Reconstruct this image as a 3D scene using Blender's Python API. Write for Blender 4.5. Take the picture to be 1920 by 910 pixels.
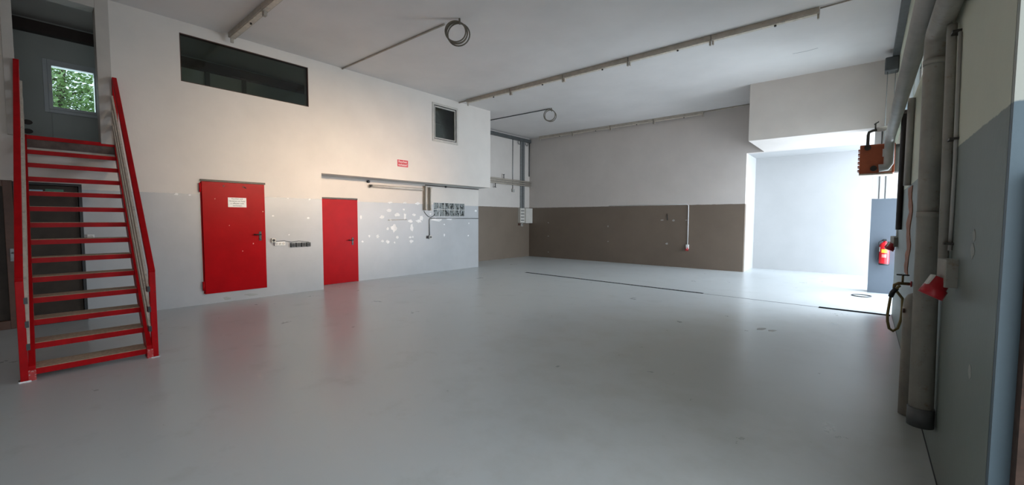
import bpy, math, random
from mathutils import Vector, Matrix
random.seed(7)
C = bpy.context.scene.collection
for o in list(bpy.data.objects): bpy.data.objects.remove(o)
S = bpy.context.scene
PI = math.pi
# ------------------------------------------------------------------ camera
RT = Vector((0.76344509, 0.64586389, 0.00338115)); UP = Vector((-0.0381522, 0.0398708, 0.9984762)); FW = Vector((-0.64474492, 0.76241075, -0.0550803))
FPX = 784.12; CAM = Vector((0, 0, 1.575))
cd = bpy.data.cameras.new('camera'); cam = bpy.data.objects.new('camera', cd); C.objects.link(cam)
cam.matrix_world = Matrix(((RT.x, UP.x, -FW.x, CAM.x), (RT.y, UP.y, -FW.y, CAM.y), (RT.z, UP.z, -FW.z, CAM.z), (0, 0, 0, 1)))
cd.sensor_width = 36; cd.lens = FPX / 1920 * 36; cd.clip_start = .02
S.camera = cam
S.view_settings.view_transform = 'Standard'; S.view_settings.look = 'None'; S.view_settings.gamma = 1
S.view_settings.use_curve_mapping = False; S.view_settings.exposure = 0.53
# ------------------------------------------------------------------ light
w = bpy.data.worlds.new('sky'); S.world = w; w.use_nodes = True
bg = w.node_tree.nodes['Background']; bg.inputs[0].default_value = (.72, .86, 1.0, 1); bg.inputs[1].default_value = 1.35
def area(name, loc, d, sx, sy, power, col, spread=PI):
    l = bpy.data.lights.new(name, 'AREA'); l.shape = 'RECTANGLE'; l.size = sx; l.size_y = sy; l.energy = power; l.color = col; l.spread = spread
    o = bpy.data.objects.new(name, l); C.objects.link(o); o.location = loc
    o.rotation_euler = Vector(d).to_track_quat('-Z', 'Y').to_euler()
    return o
area('daylight_far_gate', (2.4, 13.6, 2.0), (-1, 0, 0), 5.0, 4.2, 570, (.76, .87, 1.0))
area('daylight_side_gate', (.75, 10.7, 1.4), (-1, 0, 0), 2.3, 2.6, 70, (.80, .90, 1.0))
area('daylight_near_gate', (.95, .5, 1.7), (-1, .45, 0), 3.2, 2.9, 38, (.99, .97, .94))
area('daylight_high_windows', (.95, 8.0, 3.8), (-1, 0, -.62), 6.6, 1.2, 28, (1.0, .93, .85), math.radians(95))
area('evening_glow_window', (.95, 6.6, 3.6), (-1, -.22, -.12), 4.8, .5, 40, (1.0, .68, .48), math.radians(30))
area('daylight_stair_window', (-11.5, .77, 3.9), (1, 0, 0), .62, .74, 3, (.8, .92, 1.0))
area('added_upper_room_fill', (-11.4, 6.5, 3.4), (1, -.5, 0), .9, .9, 17, (.8, .95, .92))  # added fill lamp that lifts the dark room behind the wide window
# ------------------------------------------------------------------ helpers
def on(x, y, ax, val):                       # photograph pixel -> point on the plane (axis = value)
    r = RT * (x - 960) - UP * (y - 455) + FW * FPX
    if ax == 2: val -= 1.575
    return r * (val / r[ax]) + CAM
class MB:
    def __init__(s): s.v = []; s.f = []; s.mi = []; s.sm = []
    def add(s, vs, fs, mi=0, smooth=False):
        n = len(s.v); s.v += [tuple(v) for v in vs]
        for f in fs: s.f.append([n + i for i in f]); s.mi.append(mi); s.sm.append(smooth)
    def box(s, x0, y0, z0, x1, y1, z1, mi=0):
        x0, x1 = min(x0, x1), max(x0, x1); y0, y1 = min(y0, y1), max(y0, y1); z0, z1 = min(z0, z1), max(z0, z1)
        s.add([(x0, y0, z0), (x1, y0, z0), (x1, y1, z0), (x0, y1, z0), (x0, y0, z1), (x1, y0, z1), (x1, y1, z1), (x0, y1, z1)],
              [(0, 3, 2, 1), (4, 5, 6, 7), (0, 1, 5, 4), (1, 2, 6, 5), (2, 3, 7, 6), (3, 0, 4, 7)], mi)
        return s
    def hexa(s, b, t, mi=0):                 # bottom quad, top quad (ccw seen from the top)
        s.add(list(b) + list(t), [(0, 3, 2, 1), (4, 5, 6, 7), (0, 1, 5, 4), (1, 2, 6, 5), (2, 3, 7, 6), (3, 0, 4, 7)], mi); return s
    def bar(s, a, b, side, wd, up, ht, mi=0):  # rectangular bar between a and b
        a, b, side, up = Vector(a), Vector(b), Vector(side).normalized() * wd / 2, Vector(up).normalized() * ht / 2
        q = [a - side - up, a + side - up, a + side + up, a - side + up]; r = [p + (b - a) for p in q]
        s.hexa(q, r, mi); return s
    def tube(s, pts, r, n=12, mi=0, cap=True, closed=False):
        pts = [Vector(p) for p in pts]; N = len(pts); rr = r if isinstance(r, (list, tuple)) else [r] * N
        base = len(s.v); prev = None
        for i, p in enumerate(pts):
            if closed: t = pts[(i + 1) % N] - pts[i - 1]
            else: t = pts[min(i + 1, N - 1)] - pts[max(i - 1, 0)]
            t.normalize()
            if prev is None:
                a = Vector((0, 0, 1)) if abs(t.z) < .9 else Vector((1, 0, 0)); u = t.cross(a).normalized()
            else: u = (prev - t * prev.dot(t)).normalized()
            prev = u; v = t.cross(u)
            for k in range(n):
                an = 2 * PI * k / n; s.v.append(tuple(p + (u * math.cos(an) + v * math.sin(an)) * rr[i]))
        for i in range(N if closed else N - 1):
            j = (i + 1) % N
            for k in range(n):
                k2 = (k + 1) % n; s.f.append([base + i * n + k, base + i * n + k2, base + j * n + k2, base + j * n + k]); s.mi.append(mi); s.sm.append(True)
        if cap and not closed:
            s.f.append([base + k for k in range(n)][::-1]); s.mi.append(mi); s.sm.append(False)
            s.f.append([base + (N - 1) * n + k for k in range(n)]); s.mi.append(mi); s.sm.append(False)
        return s
    def lathe(s, c, prof, n=24, ax=2, mi=0):   # prof: list of (r, h) along axis
        c = Vector(c); e = [Vector((1, 0, 0)), Vector((0, 1, 0)), Vector((0, 0, 1))]; A = e[ax]; U = e[(ax + 1) % 3]; V = e[(ax + 2) % 3]
        base = len(s.v)
        for r, h in prof:
            for k in range(n):
                a = 2 * PI * k / n; s.v.append(tuple(c + A * h + (U * math.cos(a) + V * math.sin(a)) * max(r, 1e-4)))
        for i in range(len(prof) - 1):
            for k in range(n):
                k2 = (k + 1) % n; s.f.append([base + i * n + k, base + i * n + k2, base + (i + 1) * n + k2, base + (i + 1) * n + k]); s.mi.append(mi); s.sm.append(True)
        s.f.append([base + k for k in range(n)][::-1]); s.mi.append(mi); s.sm.append(False)
        m = base + (len(prof) - 1) * n; s.f.append([m + k for k in range(n)]); s.mi.append(mi); s.sm.append(False)
        return s
    def prism(s, poly, off, mi=0):             # polygon extruded by vector off
        n = len(poly); off = Vector(off); a = [Vector(p) for p in poly]; b = [p + off for p in a]
        s.add(a + b, [tuple(range(n))[::-1], tuple(range(n, 2 * n))] + [(i, (i + 1) % n, n + (i + 1) % n, n + i) for i in range(n)], mi); return s
    def slab(s, ax, t0, t1, a0, a1, b0, b1, holes=(), mi=0, extra=((), ())):
        # wall slab across axis ax (0: a=y,b=z; 1: a=x,b=z; 2: a=x,b=y) with rectangular holes
        A = sorted(set([a0, a1] + [h[0] for h in holes] + [h[1] for h in holes])); A = [q for q in A if a0 <= q <= a1]
        B = sorted(set([b0, b1] + [h[2] for h in holes] + [h[3] for h in holes])); B = [q for q in B if b0 <= q <= b1]
        def solid(i, j):
            if i < 0 or j < 0 or i >= len(A) - 1 or j >= len(B) - 1: return False
            ca = (A[i] + A[i + 1]) / 2; cb = (B[j] + B[j + 1]) / 2
            return not any(h[0] < ca < h[1] and h[2] < cb < h[3] for h in holes)
        idx = {}
        def V(t, a, b):
            k = (round(t, 5), round(a, 5), round(b, 5))
            if k not in idx:
                idx[k] = len(s.v); s.v.append((t, a, b) if ax == 0 else (a, t, b) if ax == 1 else (a, b, t))
            return idx[k]
        def F(q): s.f.append(q); s.mi.append(mi); s.sm.append(False)
        for i in range(len(A) - 1):
            for j in range(len(B) - 1):
                if not solid(i, j): continue
                p, q, r, u = A[i], A[i + 1], B[j], B[j + 1]
                F([V(t1, p, r), V(t1, q, r), V(t1, q, u), V(t1, p, u)]); F([V(t0, p, u), V(t0, q, u), V(t0, q, r), V(t0, p, r)])
                if not solid(i - 1, j): F([V(t0, p, r), V(t1, p, r), V(t1, p, u), V(t0, p, u)])
                if not solid(i + 1, j): F([V(t1, q, r), V(t0, q, r), V(t0, q, u), V(t1, q, u)])
                if not solid(i, j - 1): F([V(t0, p, r), V(t0, q, r), V(t1, q, r), V(t1, p, r)])
                if not solid(i, j + 1): F([V(t1, p, u), V(t1, q, u), V(t0, q, u), V(t0, p, u)])
        return s
    def build(s, name, mats, parent=None, bevel=0, kind=None, label=None):
        me = bpy.data.meshes.new(name); org = parent.matrix_world.translation if (parent and parent.type == 'EMPTY') else Vector((0, 0, 0))
        me.from_pydata([tuple(Vector(v) - org) for v in s.v], [], s.f)
        if not isinstance(mats, (list, tuple)): mats = [mats]
        for m in mats: me.materials.append(m)
        for p, mi, sm in zip(me.polygons, s.mi, s.sm): p.material_index = mi; p.use_smooth = sm
        me.update()
        import bmesh
        bm = bmesh.new(); bm.from_mesh(me); bmesh.ops.recalc_face_normals(bm, faces=bm.faces); bm.to_mesh(me); bm.free()
        o = bpy.data.objects.new(name, me); C.objects.link(o)
        if parent: o.parent = parent
        if bevel:
            b = o.modifiers.new('bevel', 'BEVEL'); b.width = bevel; b.segments = 2; b.limit_method = 'ANGLE'
        if kind: o['kind'] = kind
        if label: o['label'] = label
        return o
def tag(o, label, cat, group=None, kind=None):
    o['label'] = label; o['category'] = cat
    if group: o['group'] = group
    if kind: o['kind'] = kind
    return o
def thing(name, label, cat, loc=(0, 0, 0), group=None, kind=None):
    o = bpy.data.objects.new(name, None); C.objects.link(o); o.location = loc; o.empty_display_size = .1
    o.matrix_world = Matrix.Translation(Vector(loc)); tag(o, label, cat, group, kind); return o
def lettering(txt, size, loc, parent, m, width=None, name='lettering', gap=1.0, facing='X'):
    c = bpy.data.curves.new('t', 'FONT'); c.body = txt; c.size = size; c.align_x = 'CENTER'; c.align_y = 'CENTER'; c.extrude = .0006; c.space_line = gap
    t = bpy.data.objects.new('t', c); C.objects.link(t); bpy.context.view_layer.update()
    me = bpy.data.meshes.new_from_object(t.evaluated_get(bpy.context.evaluated_depsgraph_get()))
    bpy.data.objects.remove(t)
    xs = [v.co.x for v in me.vertices]; sc = width / (max(xs) - min(xs)) if width else 1
    org = parent.matrix_world.translation if parent.type == 'EMPTY' else Vector((0, 0, 0)); loc = Vector(loc) - org
    for v in me.vertices:
        x, y, z = v.co.x * sc, v.co.y, v.co.z
        v.co = (Vector((z, x, y)) if facing == 'X' else Vector((x, -z, y))) + loc
    me.materials.clear(); me.materials.append(m)
    o = bpy.data.objects.new(name, me); C.objects.link(o); o.parent = parent; return o
# ------------------------------------------------------------------ materials
def base(name):
    m = bpy.data.materials.new(name); m.use_nodes = True; nt = m.node_tree; return m, nt, nt.nodes['Principled BSDF']
def noise(nt, scale, detail=4, rough=.6, vec=None):
    n = nt.nodes.new('ShaderNodeTexNoise'); n.inputs['Scale'].default_value = scale; n.inputs['Detail'].default_value = detail; n.inputs['Roughness'].default_value = rough
    g = nt.nodes.new('ShaderNodeNewGeometry'); nt.links.new(vec or g.outputs['Position'], n.inputs['Vector']); return n
def mix(nt, fac, a, b):
    m = nt.nodes.new('ShaderNodeMix'); m.data_type = 'RGBA'
    for i, q in ((0, fac), (6, a), (7, b)):
        if hasattr(q, 'links'): nt.links.new(q, m.inputs[i])
        elif i == 0: m.inputs[0].default_value = q
        else: m.inputs[i].default_value = (*q, 1)
    return m.outputs[2]
def ramp(nt, src, a, b):
    r = nt.nodes.new('ShaderNodeMapRange'); r.inputs['From Min'].default_value = a; r.inputs['From Max'].default_value = b; nt.links.new(src, r.inputs['Value']); return r.outputs[0]
def mat(name, col, rough=.6, metal=0, var=.12, scale=6, bump=0, bscale=60, coat=0, dirt=None, dirt_amt=(.62, .8), spec=.5):
    m, nt, p = base(name); p.inputs['Specular IOR Level'].default_value = spec; n = noise(nt, scale)
    lo = tuple(c * (1 - var) for c in col); hi = tuple(min(1, c * (1 + var)) for c in col)
    c = mix(nt, ramp(nt, n.outputs['Fac'], .3, .7), lo, hi)
    if dirt:
        n2 = noise(nt, scale * 2.3, 6, .7); c = mix(nt, ramp(nt, n2.outputs['Fac'], *dirt_amt), c, dirt)
    nt.links.new(c, p.inputs['Base Color']); p.inputs['Roughness'].default_value = rough; p.inputs['Metallic'].default_value = metal
    p.inputs['Coat Weight'].default_value = coat
    if bump:
        b = nt.nodes.new('ShaderNodeBump'); b.inputs['Strength'].default_value = bump; b.inputs['Distance'].default_value = .003
        nb = noise(nt, bscale, 3); nt.links.new(nb.outputs['Fac'], b.inputs['Height']); nt.links.new(b.outputs[0], p.inputs['Normal'])
    return m
def wall_mat(name, top, low, zed, rlow=.35, rtop=.75, var=.04):
    m, nt, p = base(name); g = nt.nodes.new('ShaderNodeNewGeometry'); sx = nt.nodes.new('ShaderNodeSeparateXYZ'); nt.links.new(g.outputs['Position'], sx.inputs[0])
    n = noise(nt, 9, 5, .7); ma = nt.nodes.new('ShaderNodeMath'); ma.operation = 'MULTIPLY_ADD'; nt.links.new(n.outputs['Fac'], ma.inputs[0]); ma.inputs[1].default_value = .025; nt.links.new(sx.outputs['Z'], ma.inputs[2])
    fac = ramp(nt, ma.outputs[0], zed + .0095, zed + .0155)
    v = noise(nt, 1.3, 5, .6); vf = ramp(nt, v.outputs['Fac'], .3, .7)
    t = mix(nt, vf, tuple(c * (1 - var) for c in top), tuple(min(1, c * (1 + var)) for c in top)); l = mix(nt, vf, tuple(c * (1 - var * 1.5) for c in low), tuple(c * (1 + var * 1.5) for c in low))
    nt.links.new(mix(nt, fac, l, t), p.inputs['Base Color'])
    rr = nt.nodes.new('ShaderNodeMapRange'); rr.inputs['To Min'].default_value = rlow; rr.inputs['To Max'].default_value = rtop; nt.links.new(fac, rr.inputs['Value']); nt.links.new(rr.outputs[0], p.inputs['Roughness'])
    b = nt.nodes.new('ShaderNodeBump'); b.inputs['Strength'].default_value = .25; b.inputs['Distance'].default_value = .004
    nb = noise(nt, 22, 4, .6); nt.links.new(nb.outputs['Fac'], b.inputs['Height']); nt.links.new(b.outputs[0], p.inputs['Normal'])
    return m
WHITE = (.68, .625, .575)
M = {}
M['wl'] = wall_mat('white_and_grey_wall_paint', WHITE, (.445, .445, .45), 2.01)
M['wu'] = mat('white_wall_paint', WHITE, .8, var=.04, scale=1.4, bump=.2, bscale=22)
M['wb'] = wall_mat('white_and_taupe_wall_paint', (.60, .545, .505), (.17, .130, .098), 2.07, .45)
M['wf'] = wall_mat('white_and_light_taupe_wall_paint', (.62, .57, .525), (.185, .145, .11), 2.07, .45)
M['wr'] = wall_mat('cream_and_green_grey_wall_paint', (.60, .62, .50), (.165, .195, .172), 2.0, .55)
M['wp'] = wall_mat('white_and_slate_wall_paint', (.60, .58, .57), (.085, .105, .13), 2.05, .55)
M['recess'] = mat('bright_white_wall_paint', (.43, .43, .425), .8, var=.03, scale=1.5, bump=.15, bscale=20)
M['ceil'] = mat('white_ceiling_paint', (.69, .66, .64), .85, var=.05, scale=.8, bump=.2, bscale=14)
M['upper'] = mat('dull_white_room_paint', (.50, .53, .52), .8, var=.05, scale=2)
M['red'] = mat('red_door_paint', (.39, .003, .006), .33, spec=.07, var=.10, scale=3, bump=.05, bscale=12)
M['stair_red'] = mat('red_stair_paint', (.42, .004, .007), .38, spec=.10, var=.15, scale=8, dirt=(.16, .02, .02), dirt_amt=(.62, .75))
M['worn_red'] = mat('scuffed_red_paint', (.50, .03, .03), .45, var=.1, scale=30, dirt=(.55, .42, .38), dirt_amt=(.55, .62))
M['tread'] = mat('worn_chipboard', (.50, .385, .27), .75, var=.25, scale=30, bump=.3, bscale=80, dirt=(.30, .24, .19), dirt_amt=(.5, .8))
M['slat'] = mat('worn_pale_paint', (.62, .55, .46), .6, var=.15, scale=12, dirt=(.22, .20, .18), dirt_amt=(.55, .75))
M['frame'] = mat('cream_frame_paint', (.46, .42, .38), .6, var=.06, scale=3)
M['black'] = mat('black_plastic', (.012, .012, .013), .4, var=.1)
M['iron'] = mat('blackened_steel', (.05, .045, .04), .45, .6, dirt=(.12, .05, .03))
M['steel'] = mat('grey_galvanised_steel', (.26, .27, .27), .45, .6, var=.15, scale=14)
M['chrome'] = mat('bare_metal', (.55, .55, .55), .25, .95)
M['drain_grey'] = mat('drain_grey_iron', (.06, .065, .065), .9, 0, spec=.05)
M['coil'] = mat('dusty_cable_sheath', (.15, .13, .10), .6)
M['dgrey'] = mat('dark_grey_paint', (.085, .09, .09), .5, var=.2)
M['pipe'] = mat('grimy_pipe_paint', (.32, .30, .26), .5, var=.14, scale=7, dirt=(.20, .13, .07), dirt_amt=(.58, .78))
M['pipe_light'] = mat('grey_pipe_paint', (.42, .41, .385), .45, var=.10, scale=5)
M['cream'] = mat('cream_plastic', (.60, .57, .52), .45, var=.05)
M['beige'] = mat('aged_beige_enamel', (.42, .37, .31), .5, var=.15, scale=8, dirt=(.14, .11, .09), dirt_amt=(.6, .8))
M['white'] = mat('white_plastic', (.78, .77, .75), .4, var=.03)
M['orange'] = mat('burnt_orange_enamel', (.42, .095, .035), .42, var=.14, scale=7)
M['cee'] = mat('red_plug_plastic', (.42, .012, .02), .35, var=.08)
M['ext'] = mat('red_cylinder_paint', (.62, .012, .02), .22, var=.04)
M['yellow'] = mat('yellow_sticker', (.85, .50, .04), .5, var=.05)
M['signred'] = mat('red_sign_enamel', (.55, .02, .03), .4, var=.03)
M['ink'] = mat('black_ink', (.02, .02, .02), .6)
M['recess_black'] = mat('flat_black_recess_and_joint', (.008, .008, .009), .95, 0, spec=0)  # flat black paints the shaded depth of drain channels; also used on the joint
M['brown'] = mat('dark_brown_door', (.050, .036, .027), .45, spec=.2, var=.2, scale=5)
M['brown2'] = mat('reddish_brown_frame', (.10, .04, .022), .45, var=.2, scale=9)
M['sky_sticker'] = mat('pale_blue_sticker', (.32, .52, .66), .4)
M['green'] = mat('green_sticker', (.03, .16, .09), .4)
M['beam'] = mat('dark_brown_steel', (.035, .022, .02), .5, var=.15)
M['hose'] = mat('mustard_rubber_hose', (.26, .19, .07), .5, var=.15, scale=20)
M['brick'] = mat('exposed_brick', (.30, .12, .06), .85, var=.4, scale=14, bump=.6, bscale=40, dirt=(.12, .13, .06))
M['blue'] = wall_mat('cream_and_blue_pier_face', (.40, .42, .38), (.085, .13, .16), 2.0, .55)  # tones for the pier end face, bluer and darker than the right wall
M['rust'] = mat('rusty_steel', (.06, .035, .025), .8, .2, var=.4, scale=20, dirt=(.22, .06, .03))
M['winframe'] = mat('white_window_frame', (.62, .66, .70), .35, var=.03)
M['alu'] = mat('pale_wood_frame', (.50, .46, .41), .5, var=.1)
M['leaf'] = mat('green_leaves', (.30, .46, .16), .5, var=.5, scale=9, dirt=(.60, .70, .45), dirt_amt=(.55, .7))
M['bark'] = mat('tree_bark', (.10, .07, .05), .9, var=.3)
M['ground'] = mat('asphalt', (.22, .22, .21), .9, var=.15)
def glass_mat(name, col, alpha_tint=.5, rough=.02):
    m, nt, p = base(name); nt.nodes.remove(p); out = nt.nodes['Material Output']
    t = nt.nodes.new('ShaderNodeBsdfTransparent'); t.inputs[0].default_value = (*col, 1); g = nt.nodes.new('ShaderNodeBsdfGlossy'); g.inputs['Roughness'].default_value = rough; g.inputs[0].default_value = (.9, .9, .9, 1)
    f = nt.nodes.new('ShaderNodeFresnel'); f.inputs[0].default_value = 1.5; mx = nt.nodes.new('ShaderNodeMixShader')
    nt.links.new(f.outputs[0], mx.inputs[0]); nt.links.new(t.outputs[0], mx.inputs[1]); nt.links.new(g.outputs[0], mx.inputs[2]); nt.links.new(mx.outputs[0], out.inputs[0]); return m
M['glass'] = glass_mat('clear_glass', (.92, .97, .96)); M['dglass'] = glass_mat('dusty_tinted_glass', (.62, .66, .63), rough=.05)
def glassblock_mat():
    m, nt, p = base('glass_block_pattern'); wv = nt.nodes.new('ShaderNodeTexWave'); wv.inputs['Scale'].default_value = 9; wv.inputs['Distortion'].default_value = 6; wv.inputs['Detail'].default_value = 2
    g = nt.nodes.new('ShaderNodeNewGeometry'); nt.links.new(g.outputs['Position'], wv.inputs['Vector'])
    nt.links.new(mix(nt, ramp(nt, wv.outputs['Fac'], .6, 1.0), (.02, .026, .024), (.20, .22, .21)), p.inputs['Base Color']); p.inputs['Roughness'].default_value = .12; p.inputs['Coat Weight'].default_value = .6
    b = nt.nodes.new('ShaderNodeBump'); b.inputs['Strength'].default_value = .8; b.inputs['Distance'].default_value = .01; nt.links.new(wv.outputs['Fac'], b.inputs['Height']); nt.links.new(b.outputs[0], p.inputs['Normal']); return m
M['gblock'] = glassblock_mat()
def floor_mat():
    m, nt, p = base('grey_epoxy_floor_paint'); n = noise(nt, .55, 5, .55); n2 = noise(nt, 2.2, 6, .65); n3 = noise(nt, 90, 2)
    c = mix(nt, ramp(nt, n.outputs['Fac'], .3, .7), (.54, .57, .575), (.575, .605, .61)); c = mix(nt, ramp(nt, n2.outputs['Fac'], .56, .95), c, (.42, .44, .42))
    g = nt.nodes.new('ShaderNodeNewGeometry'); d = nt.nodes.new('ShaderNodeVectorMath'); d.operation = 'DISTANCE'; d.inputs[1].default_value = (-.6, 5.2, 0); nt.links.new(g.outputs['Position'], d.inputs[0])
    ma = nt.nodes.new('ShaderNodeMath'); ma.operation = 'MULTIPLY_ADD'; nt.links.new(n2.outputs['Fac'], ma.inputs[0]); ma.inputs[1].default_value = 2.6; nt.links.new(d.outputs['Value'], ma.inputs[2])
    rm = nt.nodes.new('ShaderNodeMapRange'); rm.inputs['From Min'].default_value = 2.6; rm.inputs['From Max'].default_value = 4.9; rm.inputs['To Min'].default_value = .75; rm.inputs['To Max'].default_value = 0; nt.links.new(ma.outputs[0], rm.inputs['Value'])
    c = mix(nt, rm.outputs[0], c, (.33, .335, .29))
    nt.links.new(c, p.inputs['Base Color'])
    r = nt.nodes.new('ShaderNodeMapRange'); r.inputs['From Min'].default_value = .3; r.inputs['From Max'].default_value = .75; r.inputs['To Min'].default_value = .27; r.inputs['To Max'].default_value = .34; nt.links.new(n2.outputs['Fac'], r.inputs['Value']); nt.links.new(r.outputs[0], p.inputs['Roughness'])
    b = nt.nodes.new('ShaderNodeBump'); b.inputs['Strength'].default_value = .10; b.inputs['Distance'].default_value = .002; nt.links.new(n3.outputs['Fac'], b.inputs['Height']); nt.links.new(b.outputs[0], p.inputs['Normal'])
    return m
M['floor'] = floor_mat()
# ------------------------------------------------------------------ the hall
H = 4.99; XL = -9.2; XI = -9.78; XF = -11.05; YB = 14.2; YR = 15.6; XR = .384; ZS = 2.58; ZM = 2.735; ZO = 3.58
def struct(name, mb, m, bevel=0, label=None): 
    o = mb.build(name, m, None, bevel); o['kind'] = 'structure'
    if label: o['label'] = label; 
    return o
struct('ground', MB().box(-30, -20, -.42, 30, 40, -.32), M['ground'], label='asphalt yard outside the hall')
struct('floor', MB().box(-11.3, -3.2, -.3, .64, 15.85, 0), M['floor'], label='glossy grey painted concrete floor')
cm = MB().slab(2, H, H + .2, -11.3, .9, -3.2, 15.85)
q0, q1, q2 = on(1486, 101, 2, H), on(1512, 96, 2, H), on(1534, 90, 2, H)
for a_, b_ in ((q0, q1), (q1, q2)): cm.bar((a_.x, a_.y, H), (b_.x, b_.y, H), (0, 1, 0), .012, (0, 0, 1), .002, 1)
struct('ceiling', cm, [M['ceil'], M['dgrey']], label='high white painted ceiling')
# left wall: front face with openings, set-back lower bay from y 4.37 to 9.8
wl = MB()
wl.slab(0, XL - .2, XL, -3.0, 9.8, ZS, H, holes=[(.06, .90, ZM, 4.80), (1.94, 4.13, 3.965, 4.79), (7.47, 8.41, 3.73, 4.79)])
wl.slab(0, XL - .2, XL, -3.0, 4.37, 0, ZS - .0, holes=[(-.95, .66, 0, 2.09)])
wb_ = MB().slab(0, XI - .2, XI, 4.17, 9.84, 0, ZS, holes=[(7.97, 9.22, 1.66, 2.07)])
# peeled patches in the grey paint, from the white wall ends to the socket
def blob(mb, cx, cy, rx, ry, xw, mi, seed):
    rnd = random.Random(seed); n = 11; pts = []
    for k in range(n):
        a = 2 * PI * k / n; q = .65 + .6 * rnd.random(); pts.append(on(cx + rx * q * math.cos(a), cy + ry * q * math.sin(a), 0, xw))
    mb.prism([(xw - .001, p.y, p.z) for p in pts], (.003, 0, 0), mi)
chips = [(729, 395, 4, 3), (757, 393, 2, 2), (744.5, 403, 4, 3.5), (759, 406, 2.2, 6), (776.5, 403.5, 3.3, 2.5), (716, 407, 4, 2.5), (769, 415, 4, 3), (790, 409, 4, 5), (785, 415, 5, 3), (739, 428, 5.5, 7), (727, 429, 2, 3), (772, 427, 3, 6), (732, 413, 2.5, 1.6),
         (676.5, 407, 2, 3.5), (692.5, 443, 1.8, 2.2), (708, 444, 2.6, 3), (745, 445, 2.6, 3), (769, 445, 2.2, 2), (774, 444.5, 1.6, 2.2), (717, 452, 2.5, 2.5), (727, 453.5, 2.8, 3), (740, 455, 1.4, 1.8), (771, 453, 3.2, 3), (679.5, 453, 1.6, 1.8),
         (731, 380, 4, 1.6), (759, 380.5, 3, 1.4), (783, 382, 4, 2.5), (818, 412, 9, 3), (843, 411, 6, 1.8), (833, 421, 1.5, 1.3), (833, 441.5, 1.2, 2.6), (879, 419, 1.4, 1.3), (878, 442, 1.3, 1.2), (892, 395.5, 1.8, 1.6), (807, 401, 1.5, 1.5)]
for i, (cx, cy, rx, ry) in enumerate(chips): blob(wb_, cx, cy, rx * 1.1, ry * 1.1, XI, 1, i)
for i, (cx, cy, rx, ry) in enumerate([(331, 364, 4, 2.4), (356, 366, 2.5, 1.5), (578, 409, 2.5, 1.6), (512, 405, 2, 1.2), (580.5, 374, 2, 1.5), (542, 440.5, 1.3, 1), (540, 372, 1.6, 1), (427, 560, 8, 3), (470, 553, 14, 2)]): blob(wl, cx, cy, rx, ry, XL, 1 if i < 7 else 2, 50 + i)
struct('wall_left_bay', wb_, [M['wl'], mat('bare_plaster', (.84, .83, .82), .8)], label='set-back lower bay of the left wall with peeling grey paint')
struct('wall_left', wl, [M['wl'], mat('bare_white_plaster', (.80, .79, .78), .8), mat('bare_grey_plaster', (.36, .36, .34), .8)], label='long white wall with grey dado, red doors and overhanging upper storey')
sl = MB().slab(2, ZS, ZM, XF, XL - .2, -3.0, 9.8)
struct('floor_upper', sl, M['upper'], label='upper storey floor slab')
struct('wall_upper_end', MB().slab(1, 9.64, 9.8, XF, XL - .2, ZM, H), M['wu'])
struct('wall_upper_near', MB().slab(1, -3.0, -2.85, XF, XL - .2, ZM, H), M['wu'])
struct('wall_lower_end', MB().slab(1, 9.64, 9.8, XF, XI - .2, 0, ZS), M['wf'])
struct('wall_lower_left', MB().slab(0, XF - .2, XF, -3.0, 9.8, 0, ZS), M['upper'])
struct('wall_outer', MB().slab(0, XF - .2, XF, -3.0, 9.8, ZS, H, holes=[(.44, 1.10, 3.48, 4.30), (6.0, 7.0, 2.95, 3.85)]), M['upper'], label='outer wall of the upper room')  # second opening is added out of view, for the fill lamp
struct('wall_far_left', MB().slab(0, XF - .2, XF, 9.8, YB, 0, H), M['wf'], label='far left niche wall, white over light taupe')
struct('wall_back', MB().slab(1, YB, YB + .16, XF - .2, .64, 0, H, holes=[(-2.81, .64, 0, ZO)]), M['wb'], label='back wall, white over dark taupe dado')
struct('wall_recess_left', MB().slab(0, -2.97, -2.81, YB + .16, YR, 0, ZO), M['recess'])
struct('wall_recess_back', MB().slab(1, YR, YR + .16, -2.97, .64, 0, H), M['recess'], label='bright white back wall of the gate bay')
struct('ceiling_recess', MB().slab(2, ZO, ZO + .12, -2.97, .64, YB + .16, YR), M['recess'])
struct('wall_header', MB().box(-2.355, 12.05, ZO, XR + .26, YB, H), M['wu'], label='deep white header box over the far gate')
struct('wall_pillar', MB().box(.075, 12.05, 0, XR + .26, 12.45, ZO), M['wp'], label='slate grey and white pillar beside the far gate')
# right wall: solid piers and wall, high window band, side gate
wr = MB()
wr.slab(0, XR, .64, 2.34, 12.05, 0, H, holes=[(9.42, 12.05, 0, 2.8), (4.7, 11.6, 3.08, 4.5)])
struct('wall_right', wr, [M['wr']], label='cream wall with green grey dado, close on the right')
dp = MB()
rnd = random.Random(3); up, dn = [], []
for k in range(15):
    z = .95 + 1.02 * k / 14; cy = 6.52 + .12 * math.sin(k * 1.1); up.append((XR - .001, cy - .10 * rnd.random() - .04, z)); dn.append((XR - .001, cy + .30 + .25 * rnd.random(), z))
dp.prism(up + dn[::-1], (-.006, 0, 0)); o = dp.build('damaged_plaster', M['brick'], bpy.data.objects['wall_right'], label='wavy broken plaster edge showing brick')
ch = MB()
for i, (cx, cy, rx, ry) in enumerate([(1827, 443, 3, 12), (1824, 470, 3.5, 16), (1819, 697, 2.5, 14)]):
    pts = [on(cx + rx * (.7 + .5 * random.random()) * math.cos(a * PI / 5), cy + ry * (.7 + .5 * random.random()) * math.sin(a * PI / 5), 0, XR) for a in range(10)]
    ch.prism([(XR + .001, p.y, p.z) for p in pts], (-.003, 0, 0))
ch.build('chipped_patches', mat('pale_chip', (.34, .34, .31), .8), bpy.data.objects['wall_right'])
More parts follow.
